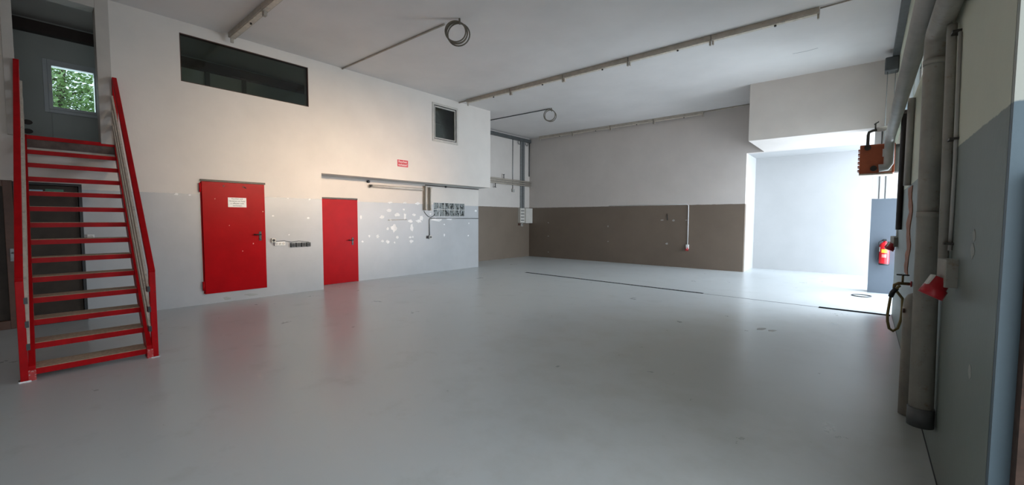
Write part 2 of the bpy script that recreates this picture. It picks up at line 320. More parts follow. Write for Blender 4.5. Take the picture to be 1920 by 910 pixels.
struct('wall_right_pier', MB().box(XR, 2.30, 0, .64, 2.345, H), M['blue'], label='blue end face of the near right pier')
struct('wall_right_near', MB().slab(0, .44, .64, -3.0, 2.30, 0, H, holes=[(-1.4, 2.30, 0, 3.3)]), M['wr'])
struct('wall_front', MB().slab(1, -3.2, -3.0, -11.25, .64, 0, H), M['wu'], label='wall behind the photographer')
struct('trim_1', MB().box(.435, 2.23, 0, .47, 2.30, 1.75), M['rust'], label='rusty steel edge of the near gate')
tg = MB()
tg.box(XR - .006, 2.4, 0, XR, 9.42, .004); struct('trim_2', tg, M['black'], label='dark joint between floor and right wall')
# high windows in the right wall
w4 = thing('window_4', 'high strip of daylight windows above the right wall pipes', 'window', (XR + .16, 8.15, 3.22), kind='structure')
fr = MB()
for z in (3.08, 4.46): fr.box(XR + .12, 4.7, z, XR + .18, 11.6, z + .04)
for k in range(7): fr.box(XR + .12, 4.7 + 6.86 * k / 6, 3.12, XR + .18, 4.74 + 6.86 * k / 6, 4.46)
fr.build('window_frame', M['winframe'], w4)
for k in range(6): MB().box(XR + .145, 4.74 + 6.86 * k / 6, 3.12, XR + .152, 4.70 + 6.86 * (k + 1) / 6, 4.46).build('pane', M['glass'], w4)
# ------------------------------------------------------------------ windows and opening of the upper storey
w1 = thing('window_1', 'wide dark interior window high in the left wall', 'window', (XL, 3.03, 3.965), kind='structure')
f = MB(); y0, y1, z0, z1 = 1.94, 4.13, 3.965, 4.79; t = .012
f.box(XL - .10, y0, z0, XL - .002, y0 + t, z1).box(XL - .10, y1 - t, z0, XL - .002, y1, z1).box(XL - .10, y0 + t, z1 - t, XL - .002, y1 - t, z1).box(XL - .10, y0 + t, z0, XL - .002, y1 - t, z0 + t)
f.build('window_frame', mat('thin_brown_frame', (.07, .028, .018), .5), w1)
MB().box(XL - .03, y0 + t, z0 + t, XL - .024, y1 - t, z1 - t).build('pane', M['dglass'], w1)
w2 = thing('window_2', 'small dark window with pale frame high in the left wall', 'window', (XL, 7.94, 3.73), kind='structure')
f = MB(); y0, y1, z0, z1 = 7.47, 8.41, 3.73, 4.79
def ring(mb, x0, x1, y0, y1, z0, z1, t, tb=None):
    tb = tb or t
    mb.box(x0, y0, z0, x1, y0 + t, z1).box(x0, y1 - t, z0, x1, y1, z1).box(x0, y0 + t, z1 - t, x1, y1 - t, z1).box(x0, y0 + t, z0, x1, y1 - t, z0 + tb); return mb
ring(f, XL - .08, XL + .015, y0, y1, z0, z1, .06, .07).build('window_frame', M['alu'], w2, .003)
ring(MB(), XL - .05, XL + .002, y0 + .062, y1 - .062, z0 + .072, z1 - .062, .018).build('window_gasket', M['black'], w2)
ring(MB(), XL - .055, XL - .004, y0 + .08, y1 - .08, z0 + .09, z1 - .08, .03).build('window_sash', M['alu'], w2)
MB().box(XL - .04, y0 + .11, z0 + .12, XL - .034, y1 - .11, z1 - .11).build('pane', M['dglass'], w2)
# opening frame at the head of the stair
tr = MB()
tr.box(XL - .21, .893, ZM, XL + .05, 1.05, H - .003); tr.box(XL - .21, -.04, ZM, XL + .05, .066, H - .003); tr.box(XL - .21, .066, 4.793, XL + .05, .893, H - .003)
struct('door_5', tr, M['frame'], .006, 'thick cream frame around the upper stair opening')
w3 = thing('window_3', 'square window full of green leaves in the upper room', 'window', (XF, .77, 3.48), kind='structure')
ring(MB(), XF - .15, XF + .03, .39, 1.13, 3.43, 4.35, .055).build('window_frame', M['winframe'], w3, .004)
ring(MB(), XF - .10, XF + .045, .445, 1.075, 3.485, 4.295, .05).build('window_sash', M['winframe'], w3, .004)
MB().box(XF - .05, .49, 3.53, XF - .044, 1.03, 4.25).build('pane', M['glass'], w3)
w6 = thing('added_window_6', 'added unseen window that lets fill light into the upper room', 'window', (XF, 6.5, 2.95), kind='structure')  # added window, never in view, placed to light the upper room
ring(MB(), XF - .15, XF + .03, 6.0, 7.0, 2.95, 3.85, .06).build('window_frame', M['winframe'], w6, .004)
MB().box(XF - .05, 6.06, 3.01, XF - .044, 6.94, 3.79).build('pane', M['glass'], w6)
h3 = MB().box(XF + .045, .458, 3.84, XF + .055, .482, 3.92); h3.box(XF + .055, .46, 3.80, XF + .075, .48, 3.88); h3.build('handle', M['white'], w3)
# board cladding below the upper window
cl = MB(); cl.box(XF, -1.0, ZM, XF + .03, .46, 3.40); cl.box(XF, .475, ZM, XF + .03, 1.5, 3.40)
struct('trim_3', cl, M['upper'], label='pale boards under the upper room window')
tag(MB().box(XF + .001, -2.8, 4.74, XF + .16, 9.6, 4.92).build('steel_beam', M['beam']), 'dark brown steel beam under the ceiling of the upper room', 'beam')
v = MB().box(XF, 2.75, ZM, XF + .05, 2.83, 4.74); tag(v.build('wall_batten', M['dgrey']), 'dark upright batten behind the wide window, nearer the stair', 'batten')
v = MB().box(XF, 3.45, ZM, XF + .05, 3.53, 4.74); tag(v.build('wall_batten', M['dgrey']), 'dark upright batten behind the right end of the wide window', 'batten')
# tree outside the upper window
tt = thing('tree', 'leafy green tree outside the upper room window', 'tree', (-13.3, .7, -.32))
k = MB().tube([(-13.3, .7, -.32), (-13.25, .75, 2), (-13.35, .65, 3.6), (-13.2, .8, 5.2)], [.12, .1, .08, .04], 10)
for i in range(9):
    z = 2.4 + i * .3; a = i * 2.4; k.tube([(-13.3, .7, z), (-13.3 + .6 * math.cos(a), .7 + .8 * math.sin(a), z + .35)], [.035, .012], 6)
k.build('trunk', M['bark'], tt)
lf = MB(); rnd = random.Random(5)
for i in range(9000):
    c = Vector((-13.3 + rnd.gauss(0, .5), .75 + rnd.gauss(0, .8), 3.9 + rnd.gauss(0, .75)))
    u = Vector((rnd.uniform(-1, 1), rnd.uniform(-1, 1), rnd.uniform(-.8, .4))).normalized(); s_ = u.cross(Vector((rnd.uniform(-1, 1), rnd.uniform(-1, 1), 1))).normalized(); L = rnd.uniform(.07, .12); W_ = L * .30; nrm = u.cross(s_) * .012
    lf.add([c, c + u * L * .5 + s_ * W_ + nrm, c + u * L, c + u * L * .5 - s_ * W_ + nrm, c + u * L * .5], [(0, 1, 4), (1, 2, 4), (2, 3, 4), (3, 0, 4)], 0, True)
lf.build('foliage', M['leaf'], tt, kind='stuff')
# ------------------------------------------------------------------ doors
def lever(parent, x, y, z, m, d=-1):
    b = MB().box(x, y - .022, z - .12, x + .01, y + .022, z + .06)
    pl = b.build('handle_plate', m, parent, .003)
    MB().tube([(x + .008, y, z), (x + .055, y, z), (x + .06, y + d * .03, z), (x + .06, y + d * .13, z + .004)], .011, 8).build('handle', m, parent)
    MB().lathe((x + .0, y, z - .085), [(.012, .009), (.012, .016), (.009, .018)], 12, 0).build('lock_cylinder', m, parent)
d1 = thing('door_1', 'large raised red steel door with white notice', 'door', (XL, 2.68, .19), kind='structure')
MB().box(XL, 2.17, .19, XL + .045, 3.20, 2.245).build('door_leaf', M['red'], d1, .004)
MB().box(XL, 2.155, 2.25, XL + .03, 3.225, 2.285).build('top_rail', M['iron'], d1, .002)
for z in (2.05, .26): MB().tube([(XL + .03, 2.150, z), (XL + .03, 2.150, z + .16)], .018, 10).build('hinge', M['stair_red'], d1)
MB().box(XL, 2.155, .20, XL + .010, 2.168, 2.24).build('door_frame', M['red'], d1)
lever(d1, XL + .045, 3.10, 1.26, M['black'])
hl = MB()
for (px, py, r) in [(419, 349, .012), (456, 351, .012)]:
    q = on(px, py, 0, XL + .045); hl.tube([(XL + .044, q.y, q.z), (XL + .060, q.y, q.z)], r, 8)
hl.tube([(XL + .056, on(456, 351, 0, XL).y, on(456, 351, 0, XL).z), (XL + .058, on(460, 354, 0, XL).y, on(460, 354, 0, XL).z)], .008, 6)
hl.build('bolt_heads', M['black'], d1)
sc = MB()
for i, (px, py, r) in enumerate([(403, 373, .9), (493, 397, 1.1), (430, 423, .9), (475, 457, 1.3), (455, 471, 1.0)]):
    pts = [on(px + r * math.cos(a * PI / 4) * (.6 + .5 * random.random()), py + r * math.sin(a * PI / 4), 0, XL + .045) for a in range(8)]; sc.prism([(XL + .044, p.y, p.z) for p in pts], (.0025, 0, 0))
sc.build('paint_chips', mat('pink_chip', (.62, .30, .25), .7), d1)
dn_ = thing('door_notice', 'white notice with four lines of black text on the large red door', 'sign', (XL + .045, 2.72, 1.88))
MB().box(XL + .045, 2.57, 1.79, XL + .049, 2.875, 1.97).build('plate', M['white'], dn_, .001)
for i, t_ in enumerate(['Rauchen und', 'Hantieren mit Feuer', 'u. offenem Licht', 'verboten']):
    lettering(t_, .036, (XL + .0496, 2.722, 1.947 - i * .043), dn_, M['ink'], [.18, .27, .22, .15][i])
d2 = thing('door_2', 'narrower red steel door reaching the floor, under the overhang', 'door', (XI, 5.06, 0), kind='structure')
MB().box(XI, 4.60, .008, XI + .045, 5.50, 2.045).build('door_leaf', M['red'], d2, .004)
MB().box(XI, 4.585, 2.05, XI + .05, 5.52, 2.085).build('top_rail', M['iron'], d2, .002)
MB().box(XI, 5.503, .0, XI + .03, 5.525, 2.05).build('door_frame', M['red'], d2)
lever(d2, XI + .045, 5.37, 1.05, M['black'])
d3 = thing('door_3', 'dark brown door with stickers behind the stair', 'door', (XL, .2, 0), kind='structure')
ring(MB(), XL - .15, XL + .004, -.02, .66, .0, 2.09, .035, .01).build('door_frame', M['black'], d3)
MB().box(XL - .09, .02, .012, XL - .04, .62, 2.05).build('door_leaf', M['brown'], d3, .003)
st = MB().box(XL - .04, .105, 1.915, XL - .037, .262, 1.985); st.build('sticker', M['sky_sticker'], d3, label='pale blue sticker')
st = MB().box(XL - .04, .285, 1.93, XL - .037, .47, 2.0); st.build('sticker', M['green'], d3, label='dark green sticker')
d4 = thing('door_4', 'dark glazed leaf with reddish brown frame left of the stair', 'door', (XL, -.5, 0), kind='structure')
ring(MB(), XL - .12, XL + .015, -.93, -.025, .0, 2.10, .09, .12).build('door_frame', M['brown2'], d4, .004)
MB().box(XL - .06, -.84, .12, XL - .05, -.115, 2.01).build('pane', M['brown'], d4)
lever(d4, XL + .015, -.06, 1.08, M['steel'], 1)
# ------------------------------------------------------------------ staircase
NT = 14; X0, Z0_, DX, DZ = -6.17, .102, .2325, .2024
def yl(x): return .062 + (X0 - x) * .0245
def yr(x): return .888 + (X0 - x) * .053
stair = thing('staircase', 'steep red steel staircase with worn chipboard treads climbing to the upper room', 'staircase', (-7.6, .5, 0))
for i in range(NT - 1):
    xf = X0 - i * DX; zt = Z0_ + i * DZ; xb = xf - .27
    a, b, c, d = (xf, yl(xf), 0), (xf, yr(xf), 0), (xb, yr(xb), 0), (xb, yl(xb), 0)
    q = lambda z, P: [(p[0], p[1], z) for p in P]
    f_ = [(xf + .004, yl(xf), 0), (xf + .004, yr(xf), 0), (xf - .03, yr(xf), 0), (xf - .03, yl(xf), 0)]
    tr_ = MB().hexa(q(zt - .062, f_), q(zt - .004, f_)); rb = [(xb, yl(xb), 0), (xb, yr(xb), 0), (xb - .01, yr(xb), 0), (xb - .01, yl(xb), 0)]
    tr_.hexa(q(zt - .035, rb), q(zt - .004, rb)); edge = tr_
    b_ = MB().hexa(q(zt - .022, [(xf - .001, yl(xf), 0), (xf - .001, yr(xf), 0), (xb, yr(xb), 0), (xb, yl(xb), 0)]), q(zt, [(xf - .001, yl(xf), 0), (xf - .001, yr(xf), 0), (xb, yr(xb), 0), (xb, yl(xb), 0)]))
    to = b_.build('tread', M['tread'], stair)
    eo = edge.build('nosing', M['stair_red'], stair); eo.parent = to; eo.matrix_parent_inverse = Matrix.Identity(4)
    for o_ in (eo,):
        for v_ in o_.data.vertices: pass
XT, ZT = XL + .03, ZM
MB().hexa([(XT + .01, yl(XT), ZM - .035), (XT + .01, yr(XT), ZM - .035), (XL, yr(XT), ZM - .035), (XL, yl(XT), ZM - .035)], [(XT + .01, yl(XT), ZM + .02), (XT + .01, yr(XT), ZM + .02), (XL, yr(XT), ZM + .02), (XL, yl(XT), ZM + .02)]).build('landing_edge', M['stair_red'], stair)
xa, xb_ = X0 + .02, XL
za = 0.0; 
for yy, sg in ((yl, -1), (yr, 1)):
    sb = MB(); lo0, hi0 = (X0 + .05, 0), (X0 + .05, .13)
    prof = [(X0 + .055, 0), (X0 + .055, .14), (XL, ZM + .03), (XL, ZM - .16), (X0 - .12, 0)]
    inn = [(x, yy(x), z) for x, z in prof]; out = [(x, yy(x) + sg * .045, z) for x, z in prof]
    n = len(prof); sb.add(inn + out, [tuple(range(n)), tuple(range(n, 2 * n))[::-1]] + [(i, (i + 1) % n, n + (i + 1) % n, n + i) for i in range(n)])
    so = sb.build('stringer', M['stair_red'], stair)
    b2 = MB().box(X0 + .055, yy(X0) + min(0, sg * .05), 0, X0 + .062, yy(X0) + max(0, sg * .05), .10); fo = b2.build('foot_plate', M['worn_red'], stair)
def rail(yb, yt, sg):
    xb, xt, zb, zt = X0 + .03, -9.12, 1.0, 3.80
    p = MB(); p.box(xb - .03, yb - .028, 0.0, xb + .03, yb + .028, 1.0); p.build('post', M['stair_red'], stair, .004)
    MB().box(xb - .035, yb - .04, 0, xb + .04, yb + .04, .008).build('foot_plate', M['chrome'], stair)
    MB().bar((xb + .025, yb, zb - .035), (xt, yt, zt - .035), (0, 1, 0), .056, (1, 0, 1), .05).build('handrail', M['stair_red'], stair, .006)
    p = MB().box(xt - .08, yt - .025, ZM - .02, xt - .0, yt + .025, zt - .04); p.build('post', M['stair_red'], stair)
    for z_ in (.78, .55, .33):
        yi = -sg * .035
        MB().bar((xb - .02, yb + yi, z_), (xt, yt + yi, z_ + 2.68), (0, 1, 0), .022, (1, 0, 1), .085).build('guard_slat', M['slat'], stair)
        MB().box(xb - .045, yb + yi - .014, z_ - .03, xb + .032, yb + yi + .012, z_ + .03).build('slat_clip', M['black'], stair)
rail(.958, 1.075, 1); rail(-.012, .078, -1)
MB().hexa([(XT, yl(XT), ZM - .15), (XT, yr(XT), ZM - .15), (XL, yr(XT), ZM - .15), (XL, yl(XT), ZM - .15)], [(XT, yl(XT), ZM - .036), (XT, yr(XT), ZM - .036), (XL, yr(XT), ZM - .036), (XL, yl(XT), ZM - .036)]).build('landing_plate', mat('dark_brown_plate', (.10, .065, .055), .6, var=.3, scale=14), stair)  # dark brown strip between the landing edge and the tread below
for q_, (px, py) in (('upper', (51, 229)), ('lower', (52, 246))):
    c_ = on(px, py, 0, XF + .03); tag(MB().prism([(XF + .03, c_.y + .062 * math.cos(a * PI / 10), c_.z + .042 * math.sin(a * PI / 10)) for a in range(20)], (.012, 0, 0)).build('oval_plate', M['beam']), 'dark oval plate low on the upper room wall, %s of the two' % q_, 'plate')
# ------------------------------------------------------------------ signs, sockets and lamps on the left wall
ns = thing('no_smoking_sign', 'small red sign with white lettering high on the left wall', 'sign', (XL, 6.495, 3.01))
MB().box(XL, 6.325, 2.915, XL + .003, 6.665, 3.105).build('plate', M['white'], ns)
MB().box(XL + .003, 6.332, 2.922, XL + .005, 6.658, 3.098).build('red_field', M['signred'], ns)
for i, t_ in enumerate(['Rauchen', 'verboten!']): lettering(t_, .078, (XL + .0056, 6.495, 3.050 - i * .078), ns, M['white'], [.25, .27][i])
def socket(name, label, cat, x, y, z, w_, h_, d, m, n=1, mdot=None, group=None):
    t = thing(name, label, cat, (x, y, z), group); MB().box(x, y - w_ / 2, z - h_ / 2, x + d, y + w_ / 2, z + h_ / 2).build('housing', m, t, .005)
    for i in range(n):
        yy = y - w_ / 2 + w_ * (i + .5) / n; r = min(w_ / n, h_) * .34
        MB().lathe((x, yy, z), [(r, d - .002), (r, d + .006), (r * .8, d + .007), (r * .75, d + .001)], 16, 0).build('outlet', mdot or m, t)
    return t
socket('light_switch', 'small pale switch box beside the large red door', 'switch', XL, 3.345, 1.135, .075, .085, .05, M['cream'], 1, M['black'])
socket('socket_strip', 'white triple socket strip just right of the large red door', 'socket', XL, 3.465, 1.062, .20, .075, .045, M['white'], 3, M['cream'])
for i in range(4): socket('wall_socket', ['first', 'second', 'third', 'fourth'][i] + ' dark grey socket of the four in a row between the red doors', 'socket', XL, 3.72 + .108 * i, 1.022, .080, .09, .055, M['dgrey'], 1, M['black'], 'dark sockets between the red doors')
tag(MB().tube([(XL + .008, 3.35, 1.09), (XL + .012, 3.40, 1.115), (XL + .01, 3.56, 1.12), (XL + .01, 3.70, 1.085), (XL + .01, 3.85, 1.105), (XL + .01, 4.05, 1.075), (XL + .012, 4.08, 1.06)], .006, 6).build('cable', M['dgrey']), 'thin dark cable above the sockets between the red doors', 'cable')
socket('wall_socket', 'small pale socket beside the brown door behind the stair', 'socket', XL, .73, 1.28, .08, .08, .04, M['white'], 1, M['cream'])
def lamp(label, a, b, xw, group):
    a, b = Vector(a), Vector(b); dr = (b - a).normalized(); sd = Vector((1, 0, 0)); side = dr.cross(sd)
    t = thing('fluorescent_lamp', label, 'lamp', tuple((a + b) / 2), group)
    MB().bar(a + sd * .025, b + sd * .025, side, .085, sd, .05).build('housing', M['beige'], t, .006)
    MB().tube([a + sd * .082 + dr * .04, b + sd * .082 - dr * .04], .026, 14).build('lamp_tube', M['cream'], t)
    for e in (a + dr * .02, b - dr * .02): MB().bar(e - dr * .02 + sd * .075, e + dr * .02 + sd * .075, side, .06, sd, .07).build('end_cap', M['iron'] if e.y < 6 else M['beige'], t, .004)
g_ = 'fluorescent lamps on the set back wall'
lamp('long beige fluorescent lamp mounted level under the overhang', (XI, 5.87, 2.42), (XI, 7.52, 2.42), XI, g_)
lamp('upright fluorescent lamp, the left of two, at the end of the level one', (XI, 7.625, 2.53), (XI, 7.625, 1.83), XI, g_)
lamp('upright fluorescent lamp, the right of two, nearer the glass blocks', (XI, 7.80, 2.50), (XI, 7.80, 1.83), XI, g_)
P = lambda x, y: on(x, y, 0, XI + .012)
tag(MB().tube([P(795, 396), P(798, 401), P(803, 406), P(808, 408), P(813, 405), P(816, 402)], .007, 6).build('cable', M['black']), 'thin black cable drooping below the upright lamps', 'cable')
def conduit(pts, r, m, label, name='conduit', cat='pipe', group=None, n=10):
    return tag(MB().tube(pts, r, n).build(name, m), label, cat, group)
conduit([(XI + .014, 7.82, 1.60), (XI + .014, 7.80, 1.56), (XI + .014, 7.80, 1.10)], .014, M['steel'], 'short upright grey conduit leading down to the corner socket under the lamps')
socket('wall_socket', 'cream socket at the foot of the conduit under the upright lamps', 'socket', XI, 7.81, 1.05, .10, .10, .06, M['cream'], 1, M['dgrey'])
socket('light_switch', 'black switch left of the cream socket under the lamps', 'switch', XI, 7.725, 1.05, .05, .08, .04, M['black'], 1)
conduit([(XI + .012, 7.85, 1.60), (XI + .012, 9.84, 1.605)], .012, M['steel'], 'level grey conduit running under the glass block window')
conduit([(XI + .012, 7.66, 2.555), (XI + .012, 9.84, 2.555)], .012, M['iron'], 'dark conduit along the corner right under the overhang')
tag(MB().lathe((XI, 8.43, 2.553), [(.03, 0), (.03, .035), (.02, .04)], 12, 0).build('junction_box', M['black']), 'small black junction box in the corner under the overhang', 'box')
tag(MB().lathe((XI, 5.84, 2.53), [(.035, 0), (.035, .05), (.02, .06)], 12, 0).build('junction_box', M['black']), 'small black box at the left end above the level lamp', 'box')
a, b = P(728, 413), P(763, 412); conduit([a, b], .008, M['beige'], 'short thin rod left on the peeling grey paint')
# glass block window
w5 = thing('window_5', 'small window of twelve patterned glass blocks in two rows', 'window', (XI, 8.6, 1.66), kind='structure')
mo = MB(); Y0, Y1, Z0, Z1 = 7.97, 9.22, 1.66, 2.07; bw = (Y1 - Y0) / 6; bh = (Z1 - Z0) / 2
mo.slab(0, XI - .07, XI - .004, Y0, Y1, Z0, Z1, holes=[(Y0 + bw * i + .006, Y0 + bw * (i + 1) - .006, Z0 + bh * j + .006, Z0 + bh * (j + 1) - .006) for i in range(6) for j in range(2)])
mo.build('mortar_grid', M['white'], w5)
for i in range(6):
    for j in range(2): MB().box(XI - .066, Y0 + bw * i + .0065, Z0 + bh * j + .0065, XI - .008, Y0 + bw * (i + 1) - .0065, Z0 + bh * (j + 1) - .0065).build('glass_block', M['gblock'], w5, .006)
# ------------------------------------------------------------------ ceiling luminaires and coils
def batten(x0, x1, y, label, group):
    t = thing('ceiling_batten', label, 'lamp', ((x0 + x1) / 2, y, H), group)
    MB().box(x0 + .01, y - .06, H - .085, x1 - .01, y + .06, H).build('housing', M['beige'], t, .006)
    MB().box(x0 + .02, y - .04, H - .095, x1 - .02, y + .04, H - .085).build('gear_tray', M['slat'], t)
    for x in (x0 + .025, x1 - .025): MB().box(x - .014, y - .025, H - .17, x + .014, y + .025, H - .095).build('lampholder', M['beige'], t, .004)
    MB().tube([(x0 + (x1 - x0) * .62, y, H - .095), (x0 + (x1 - x0) * .62, y, H - .12)], .018, 10).build('starter', M['iron'], t)
    return t
xs = [-8.85, -7.21, -5.58, -3.95, -2.32, -.69]; od = ['nearest the left wall', 'second from the left wall', 'in the middle', 'second from the right end', 'at the right end']
for i in range(5): batten(xs[i], xs[i + 1], 8.47, 'tubeless beige batten light in the long middle ceiling row, ' + od[i], 'battens of the long ceiling row')
xs = [-10.42, -8.82, -7.22, -5.62, -4.02]; od = ['farthest left', 'second from left', 'third from left', 'at its right end']
for i in range(4): batten(xs[i], xs[i + 1], 14.06, 'tubeless beige batten light in the row along the back wall, ' + od[i], 'battens along the back wall')
batten(-9.10, -7.5, 2.70, 'tubeless beige batten light above the wide interior window', 'battens above the wide window'); batten(-7.5, -5.9, 2.70, 'tubeless beige batten light cut off by the top of the picture', 'battens above the wide window')
conduit([(XL, 8.47, H - .02), (-8.85, 8.47, H - .02)], .016, M['beige'], 'short beige conduit from the left wall to the long light row')
conduit([(-.69, 8.44, H - .02), (.28, 8.40, H - .02)], .012, M['beige'], 'thin conduit from the long light row to the right wall')
conduit([(-4.02, 14.06, H - .02), (-2.36, 14.0, H - .02)], .018, M['beige'], 'thin beige conduit from the back light row to the header box')
def coil(cx, cy, r, label, ang, n=4):
    mb = MB()
    for k in range(n):
        dx = random.uniform(-.02, .02); rr = r * (1 + random.uniform(-.05, .05)); tl = random.uniform(-.15, .15)
        pts = []
        for q in range(32):
            a = 2 * PI * q / 32; u = rr * math.cos(a); z = rr * math.sin(a); pts.append((cx + u * math.cos(ang) + tl * .1 * math.sin(a), cy + u * math.sin(ang) + dx + .02 * (k - 1.5), H - .035 - r + z - .01 * k))
        mb.tube(pts, .012, 8, closed=True)
    mb.tube([(cx + r * .3, cy, H - .0), (cx + r * .35, cy, H - .10)], .016, 8)
    tag(mb.build('cable_coil', M['coil']), label, 'cable coil')
conduit([(XL, 4.90, H - .016), (-5.75, 4.96, H - .016)], .016, M['beige'], 'thin conduit across the ceiling ending at the near cable coil')
coil(-5.47, 5.0, .18, 'coil of cable hanging from the ceiling, the nearer and larger one', .7)
conduit([(-10.3, 10.62, H - .014), (-7.55, 10.72, H - .014)], .014, M['dgrey'], 'thin dark conduit across the far ceiling ending at the small cable coil')
coil(-7.55, 10.72, .17, 'small coil of cable hanging from the far ceiling', .7, 3)
# ------------------------------------------------------------------ niche services at the far left
tag(MB().box(XF + .001, 9.81, 4.80, XF + .10, YB - .01, 4.93).build('cable_duct', M['dgrey']), 'dark grey cable duct under the ceiling of the far left niche', 'duct')
u_ = thing('cable_riser', 'grey upright cable trunking dropping to the fuse box', 'duct', (XF, 13.69, 2.05))
MB().box(XF, 13.56, 2.05, XF + .05, 13.82, 4.80).build('trunking', M['steel'], u_, .004)
MB().box(XF + .05, 13.675, 2.05, XF + .062, 13.70, 4.80).build('lid_edge', M['dgrey'], u_)
for i, (z, lab) in enumerate([(3.17, 'top'), (3.09, 'middle'), (3.01, 'bottom')]):
    conduit([(XF + .09, 9.81, z), (XF + .09, YB - .03, z - .02)], .032, M['beige'], 'beige water pipe in the far niche, the %s of three' % lab, 'water_pipe', 'pipe', 'three level pipes in the far niche')
for yy, z, q in ((12.45, 3.30, 'above'), (11.95, 2.86, 'below')):
    t = thing('pipe_valve', 'small black valve %s the level niche pipes' % q, 'valve', (XF + .09, yy, z)); s_ = 1 if q == 'above' else -1
    MB().tube([(XF + .09, yy, z - s_ * .12), (XF + .09, yy, z + s_ * .04)], .016, 8).build('stem', M['iron'], t); MB().tube([(XF + .09, yy - .05, z + s_ * .03), (XF + .09, yy + .05, z + s_ * .05)], .012, 8).build('lever', M['iron'], t)
conduit([(XF + .016, 13.08, 2.80), (XF + .016, 13.08, 4.80)], .016, M['steel'], 'thin upright conduit left of the trunking in the niche')
socket('wall_socket', 'grey socket at the foot of the thin niche conduit', 'socket', XF, 13.08, 2.75, .13, .13, .07, M['pipe_light'], 1)
conduit([(XF + .03, YB - .05, 4.80), (XF + .03, YB - .05, 3.4)], .018, M['dgrey'], 'dark conduit in the corner right of the trunking')
c_ = MB(); 
for yy in (13.45, 13.95): c_.tube([(XF + .05, yy + .08 * math.cos(a * PI / 6), 4.74 + .08 * math.sin(a * PI / 6)) for a in range(5, 15)], .012, 6)
tag(c_.build('cable_loops', M['dgrey']), 'dark cable loops either side of the trunking top', 'cable')
fb = thing('fuse_box', 'cream fuse box with four black slots in the far niche corner', 'fuse box', (XF, 13.8, 1.42))
MB().box(XF, 13.43, 1.44, XF + .14, 13.72, 2.045).build('fuse_column', M['cream'], fb, .006)
for k in range(4): MB().box(XF + .14, 13.47, 1.53 + k * .13, XF + .146, 13.68, 1.556 + k * .13).build('slot', M['black'], fb)
MB().box(XF, 13.725, 1.42, XF + .20, 14.18, 2.045).build('cabinet', M['cream'], fb, .008)
MB().box(XF + .20, 13.745, 1.45, XF + .206, 14.16, 2.015).build('cabinet_lid', M['cream'], fb, .003)
socket('wall_socket', 'small cream socket right under the fuse box', 'socket', XF, 13.64, 1.35, .10, .11, .07, M['cream'], 1, M['dgrey']); socket('wall_socket', 'small brown socket under the left edge of the fuse box', 'socket', XF, 13.50, 1.37, .10, .08, .06, M['brown2'], 1, M['black'])
# back wall
conduit([(-7.3, YB - .008, 2.085), (-4.50, YB - .008, 2.085), (-4.45, YB - .010, 2.05), (-4.45, YB - .012, .74)], .013, M['white'], 'thin white conduit down the dark back wall to the plug socket', 'conduit', 'pipe')
def cee(x, y, z, dx, dy, s, label, body):
    t = thing('power_socket', label, 'socket', (x, y, z)); d = Vector((dx, dy, 0)).normalized(); side = Vector((-d.y, d.x, 0))
    c = Vector((x, y, z)); MB().bar(c + d * 0, c + d * .06 * s, side, .085 * s, (0, 0, 1), .14 * s).build('housing', body, t, .006 * s)
    a = c + d * .05 * s + Vector((0, 0, -.03 * s)); ax = (d * .5 + Vector((0, 0, -1))).normalized()
    MB().tube([a, a + ax * .05 * s, a + ax * .055 * s, a + ax * .10 * s], [.036 * s, .040 * s, .048 * s, .050 * s], 18).build('socket_shroud', M['cee'], t)
    b = a + d * .035 * s + Vector((0, 0, .02)); MB().bar(b, b + ax * .09 * s, side, .03 * s, d, .014 * s).build('socket_lid', M['cream'], t, .003)
    return t
cee(-4.45, YB, .70, 0, -1, 1.0, 'white power socket with red plug mouth low on the dark back wall', M['white'])
hk = MB(); q0, q1 = on(1251, 401, 1, YB), on(1252, 413, 1, YB); hk.tube([(q0.x, YB - .006, q0.z), (q1.x, YB - .012, q1.z)], .01, 6); tag(hk.build('wall_hook', M['black']), 'small black hook on the dark back wall', 'hook')
bc = MB(); 
for i, (cx, cy, rx, ry) in enumerate([(1241, 413, 4, 1.8), (1263, 413.5, 3.5, 2), (1287, 413, 2, 1.2), (1250, 457, 3, 2), (1028, 418, 1.3, 1.2), (1028, 443, 1.3, 1.2), (1140, 424.5, 1.3, 2), (1140, 453, 1.3, 1.4), (1028, 473, 1.2, 1)]):
    pts = [on(cx + rx * (.6 + .5 * random.random()) * math.cos(a * PI / 4), cy + ry * (.6 + .5 * random.random()) * math.sin(a * PI / 4), 1, YB) for a in range(8)]; bc.prism([(p.x, YB + .001, p.z) for p in pts], (0, -.003, 0))
bc.build('chipped_patches', mat('pale_chip_back', (.36, .35, .32), .8), bpy.data.objects['wall_back'])
# ------------------------------------------------------------------ floor drains
def drain(x0, y0, x1, y1, wd, label, solid):
    t = thing('floor_drain', label, 'drain', ((x0 + x1) / 2, (y0 + y1) / 2, 0)); a, b = Vector((x0, y0, 0)), Vector((x1, y1, 0)); d = (b - a).normalized(); n = Vector((-d.y, d.x, 0)); L = (b - a).length
    MB().bar(a + Vector((0, 0, .001)), b + Vector((0, 0, .001)), n, wd, (0, 0, 1), .002).build('channel', M['recess_black'], t)  # flat strip, its black standing in for shade inside a sunken channel
    fr = MB()
    for s_ in (-1, 1): fr.bar(a + n * s_ * wd / 2 + Vector((0, 0, .003)), b + n * s_ * wd / 2 + Vector((0, 0, .003)), n, .008, (0, 0, 1), .004)
    fr.build('channel_rim', M['drain_grey'], t)
    k = L * solid; g = MB()
    while k < L - .02:
        p = a + d * k; g.bar(p - n * wd * .48 + Vector((0, 0, .004)), p + n * wd * .48 + Vector((0, 0, .004)), d, .028, (0, 0, 1), .004); k += .085
    if solid < 1: g.build('grating', M['drain_grey'], t)
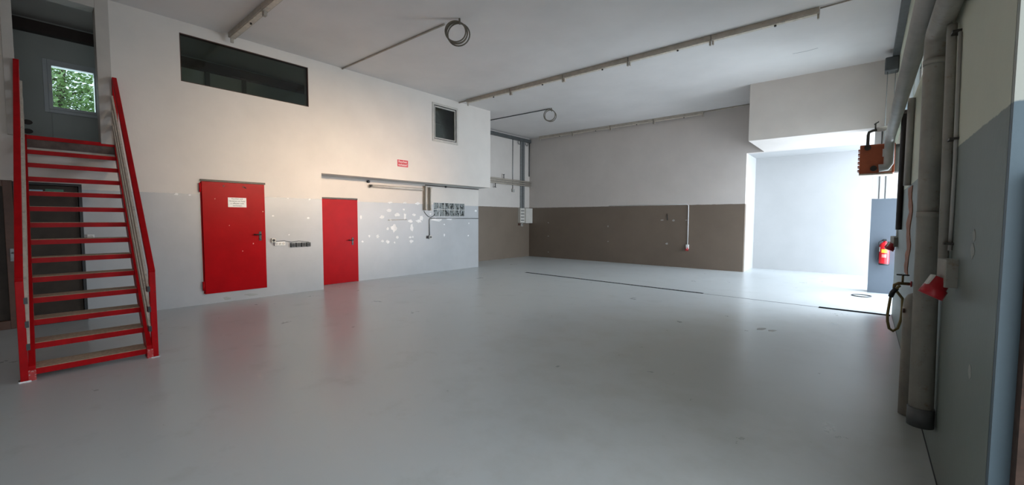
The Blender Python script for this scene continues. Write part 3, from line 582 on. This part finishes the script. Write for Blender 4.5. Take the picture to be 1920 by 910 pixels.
drain(-7.68, 9.72, -2.62, 9.46, .075, 'long narrow floor drain with grating in the middle of the far floor', .33)
drain(-.60, 9.34, XR - .02, 9.31, .12, 'short wide black floor drain at the foot of the right wall', 1)
tag(MB().bar((-2.62, 9.45, .001), (-.60, 9.35, .001), (0, 1, 0), .014, (0, 0, 1), .002).build('floor_joint', M['recess_black']), 'thin dark joint in the floor between the two drains', 'joint')
fs = MB(); 
for i, (cx, cy, rx, ry) in enumerate([(1427, 617, 10, 2.5), (1447, 620.5, 9, 2)]):
    pts = [on(cx + rx * (.6 + .5 * random.random()) * math.cos(a * PI / 5), cy + ry * (.6 + .5 * random.random()) * math.sin(a * PI / 5), 2, 0) for a in range(10)]; fs.prism([(p.x, p.y, .0) for p in pts], (0, 0, .0015), 0)
fs.build('worn_patches', mat('worn_floor_patch', (.42, .41, .38), .6), bpy.data.objects['floor'])
lp = MB(); c0 = on(1621, 556, 2, 0); lp.tube([(c0.x - .05 + .16 * math.cos(a * PI / 10), c0.y - .02 + .16 * math.sin(a * PI / 10), .012) for a in range(20)], .010, 6, closed=True)
tag(lp.build('cable_loop', M['black']), 'small loop of black cable on the floor at the pillar foot', 'cable')
# ------------------------------------------------------------------ right wall services
def arc(c, r, a0, a1, u, v, n=8):
    c, u, v = Vector(c), Vector(u), Vector(v); return [c + u * r * math.cos(a0 + (a1 - a0) * k / n) + v * r * math.sin(a0 + (a1 - a0) * k / n) for k in range(n + 1)]
vb = on(1725, 792, 0, .315); vt = on(1757, 60, 0, .315)
vp = thing('down_pipe', 'thick upright grimy pipe with dark foot on the right wall', 'pipe', (vb.x, vb.y, .05))
el = arc((.315, vt.y - .10, vt.z - .12), .10, 0, PI / 2, (0, 1, 0), (0, 0, 1))
MB().tube([(.315, vb.y, vb.z + .07)] + el + [(.315, 1.2, vt.z - .02)], .060, 20).build('pipe_run', M['pipe'], vp)
MB().tube([(.315, vb.y - .002, vb.z - .02), (.315, vb.y, vb.z + .10)], [.066, .066], 20).build('pipe_shoe', M['dgrey'], vp)
for z in (1.6, 2.62): MB().tube([(.315, vb.y + (vt.y - vb.y) * (z - vb.z) / (vt.z - vb.z), z), (.315, vb.y + (vt.y - vb.y) * (z - vb.z) / (vt.z - vb.z), z + .035)], .064, 20).build('pipe_collar', M['pipe'], vp)
g1 = MB().tube([(.318, 4.62, 0), (.318, 4.70, .86), (.318, 4.705, .93), (.318, 4.71, .97), (.318, 4.71, .985)], [.062, .062, .056, .035, .01], 20)
gt = thing('pipe_cover', 'rounded grimy cover standing at the wall left of the thick pipe', 'pipe cover', (.318, 4.62, 0)); g1.build('shell', M['pipe'], gt)
MB().tube([(.255, 4.66, .84), (.268, 4.66, .84)], .018, 10).build('hole', M['brown2'], gt)
pc = [on(1786, 45, 0, .352), on(1782, 140, 0, .352), on(1768, 500, 0, .352)]
conduit([(.352, pc[0].y, vt.z - .085), (.352, pc[0].y, vt.z - .14), pc[1], pc[2]], .024, M['pipe'], 'upright conduit leading down to the large red plug socket')
pq = [on(1799, 60, 0, .37), on(1789, 300, 0, .37), on(1779, 470, 0, .37)]
conduit([(.374, p.y, p.z) for p in pq], .009, M['pipe_light'], 'thin upright conduit right of the one to the large plug socket')
for (x, y, q_) in ((1793, 62, 'top'), (1787, 262, 'middle'), (1777, 457, 'lowest')):
    q = on(x, y, 0, .365); tag(MB().box(.345, q.y - .05, q.z - .006, XR, q.y + .04, q.z + .006).build('pipe_clamp', M['iron']), q_ + ' small clamp holding the conduits over the large plug socket', 'clamp', 'clamps over the large plug socket')
qs = on(1782, 512, 0, .36); cee(XR, qs.y, qs.z, -1, -.25, 1.1, 'large red plug socket on the near right wall', M['pipe'])
PX, PZ = .245, 2.95
conduit([(PX, 1.0, PZ + .02), (PX, 9.15, PZ - .02), (PX, 9.30, PZ - .06), (PX, 9.34, PZ - .2), (PX, 9.34, 2.52), (PX - .03, 9.34, 2.46), (PX - .12, 9.34, 2.45)], .064, M['pipe_light'], 'long thick grey pipe running level along the right wall to the orange heater', 'heating_pipe', 'pipe', n=20)
dk = [on(1697, 215, 0, .355), on(1689, 445, 0, .355)]
conduit([(.352, dk[0].y - .2, 3.05), (.352, dk[0].y, 2.95), (.352, dk[0].y + .02, 1.45)], .034, M['beam'], 'dark brown upright pipe behind the level grey pipe', 'water_pipe')
conduit([(.350, 6.78, 3.0), (.350, 6.78, 1.99)], .034, M['pipe_light'], 'short pale upright pipe ending above the broken plaster')
# unit heater
ht = thing('unit_heater', 'burnt orange unit heater with side louvres hung before the pillar', 'heater', (.09, 9.6, 2.37))
hx0, hx1, hy0, hy1, hz0, hz1 = -.13, .325, 9.45, 9.82, 2.38, 2.87
MB().box(hx0, hy0, hz0, hx1, hy1, hz1).build('casing', M['orange'], ht, .012)
for k in range(6): MB().bar((hx0 - .004, hy0 + .02, hz0 + .06 + k * .07), (hx0 - .004, hy1 - .02, hz0 + .06 + k * .07), (1, 0, -.3), .035, (.3, 0, 1), .024).build('louvre', M['orange'], ht)
MB().box(hx0, hy0 - .002, hz0 - .025, hx1 - .02, hy1, hz0).build('bottom_lip', M['slat'], ht)
MB().box(.165, hy0 - .008, hz0 + .27, .235, hy0, hz0 + .40).build('label_plate', M['white'], ht); MB().box(.15, hy0 - .008, hz0 + .02, .29, hy0, hz0 + .09).build('label_plate', M['slat'], ht)
MB().lathe((-.03, hy0, hz1 - .05), [(.045, -.06), (.045, 0)], 16, 1).build('pipe_flange', M['iron'], ht); MB().lathe((.06, hy0, hz0 + .08), [(.045, -.06), (.045, 0)], 16, 1).build('pipe_flange', M['iron'], ht)
MB().box(.325, hy0 + .05, hz0 + .02, XR, hy0 + .09, hz1 - .02).build('wall_bracket', M['dgrey'], ht); MB().box(.325, hy1 - .09, hz0 + .02, XR, hy1 - .05, hz1 - .02).build('wall_bracket', M['dgrey'], ht)
sp = thing('heater_supply_pipe', 'bent dark pipe with valve entering the top of the orange heater', 'pipe', (-.03, 9.38, 2.85))
MB().tube([(-.03, 9.39, 2.85), (-.03, 9.38, 3.02), (-.02, 9.38, 3.07), (.03, 9.38, 3.09), (.35, 9.38, 3.12)], .022, 12).build('pipe_run', M['iron'], sp)
MB().tube([(.08, 9.38, 3.10), (.28, 9.38, 3.115)], .038, 14).build('insulation', M['cream'], sp)
MB().tube([(.06, 9.38, 3.09), (.06, 9.38, 3.2)], .012, 8).build('valve_stem', M['iron'], sp); MB().bar((.04, 9.38, 3.19), (.10, 9.38, 3.23), (0, 1, 0), .02, (0, 0, 1), .02).build('valve_lever', M['iron'], sp)
# shutter drive at the top of the right wall
tag(MB().box(.285, 3.9, 4.84, XR - .003, 12.04, H - .003).build('shutter_shaft', M['dgrey']), 'dark rail along the top of the right wall', 'rail')
sm = thing('shutter_motor', 'dark shutter drive box high in the corner with hanging chains', 'motor', (.28, 11.5, 4.58)); MB().box(.17, 11.35, 4.57, XR - .003, 11.65, 4.838).build('gear_box', M['dgrey'], sm, .02)
for x in (.215, .335): MB().tube([(x, 11.45, 4.57), (x, 11.45, 3.0)], .006, 6).build('pull_chain', M['steel'], sm)
for x, q in ((.19, 'left'), (.29, 'right')): conduit([(x, 12.042, 2.05), (x, 12.042, ZO)], .009, M['dgrey'], 'thin %s conduit on the white part of the pillar' % q)
# extinguisher
ex = thing('fire_extinguisher', 'red fire extinguisher with yellow sticker hung on the slate pillar', 'fire extinguisher', (.25, 11.95, .8)); e0 = on(1658, 474, 1, 11.95); ex_c = (e0.x, 11.94, e0.z)
r = .085
MB().lathe((ex_c[0], ex_c[1], ex_c[2] - .24), [(r * .96, 0), (r, .015), (r, .38), (r * .9, .42), (r * .55, .455), (r * .3, .47), (r * .3, .49)], 28).build('cylinder', M['ext'], ex)
MB().lathe((ex_c[0], ex_c[1], ex_c[2] - .262), [(r * 1.01, 0), (r * 1.03, .03)], 28).build('base_ring', M['black'], ex)
MB().box(ex_c[0] - .03, ex_c[1] - .05, ex_c[2] + .25, ex_c[0] + .03, ex_c[1] + .02, ex_c[2] + .29).build('valve_head', M['black'], ex, .006)
MB().tube([(ex_c[0] - .03, ex_c[1], ex_c[2] + .27), (ex_c[0] - .09, ex_c[1] - .02, ex_c[2] + .22), (ex_c[0] - .105, ex_c[1] - .01, ex_c[2]), (ex_c[0] - .10, ex_c[1], ex_c[2] - .15)], .011, 8).build('hose', M['black'], ex)
def curved(x0a, x1a, z0, z1, name, m):
    mb = MB(); n = 8
    for k in range(n):
        a, b = [-PI / 2 + x0a + (x1a - x0a) * q / n for q in (k, k + 1)]; R1, R0 = r + .0015, r - .001; p = []
        for z in (ex_c[2] + z0, ex_c[2] + z1):
            p.append([(ex_c[0] + R * math.cos(t_), ex_c[1] + R * math.sin(t_), z) for R, t_ in ((R0, a), (R1, a), (R1, b), (R0, b))])
        mb.hexa(p[0], p[1])
    mb.build(name, m, ex)
curved(-.6, .5, .0, .075, 'sticker', M['yellow']); curved(-.5, .4, -.10, -.03, 'instruction_label', mat('pale_red_label', (.65, .25, .22), .4)); curved(-1.4, -1.0, .02, .12, 'tag', M['white'])
MB().box(ex_c[0] - .03, ex_c[1] + .06, ex_c[2] - .1, ex_c[0] + .03, 12.05, ex_c[2] + .15).build('bracket', M['black'], ex)
# far plug sockets, tap and hose
s1 = on(1681, 452, 0, XR); cee(XR, s1.y, s1.z, -1, -.3, 1.1, 'red plug socket right of the extinguisher under the dark pipe', M['pipe']); s2 = on(1672, 443, 0, XR)
cee(XR, 8.75, 1.25, -1, -.3, 1.1, 'red plug socket just above the fire extinguisher', M['pipe'])
conduit([(XR - .012, 8.75, 1.33), (XR - .012, 8.75, 3.1)], .010, M['white'], 'thin white conduit above the plug socket over the extinguisher')
tp = thing('water_tap', 'brass tap with cross handle on the right wall', 'tap', (XR, 5.95, .98)); ty, tz = 5.95, .92
brass = mat('tarnished_brass', (.22, .15, .07), .4, .7, var=.2, scale=20)
MB().tube([(XR, ty, tz), (XR - .10, ty, tz), (XR - .13, ty, tz - .02), (XR - .13, ty, tz - .06)], .016, 12).build('spout', brass, tp)
MB().tube([(XR - .07, ty, tz), (XR - .07, ty, tz + .09)], .010, 10).build('stem', brass, tp)
hd = MB().bar((XR - .12, ty, tz + .09), (XR - .02, ty, tz + .09), (0, 1, 0), .016, (0, 0, 1), .014); hd.bar((XR - .07, ty - .05, tz + .09), (XR - .07, ty + .05, tz + .09), (1, 0, 0), .016, (0, 0, 1), .014); hd.build('cross_handle', M['iron'], tp, .003)
MB().lathe((XR, ty, tz), [(.03, -.012), (.03, 0)], 16, 0).build('wall_rose', M['cee'], tp)
hp = [(XR - .13, ty, tz - .06)] + [on(x, y, 1, 6.0 - .02 * i) for i, (x, y) in enumerate([(1692, 560), (1691.5, 580), (1689, 600), (1683, 616), (1674, 621), (1667, 616), (1664, 603), (1664, 590), (1667, 572), (1670, 556), (1674, 548), (1681, 541), (1687, 536)])]
hh = thing('garden_hose', 'short mustard hose looping below the wall tap', 'hose', (XR - .15, 5.95, .5)); MB().tube(hp, .013, 10).build('hose', M['hose'], hh); MB().tube([hp[-4], hp[-3], hp[-2]], .022, 10).build('nozzle', M['black'], hh)
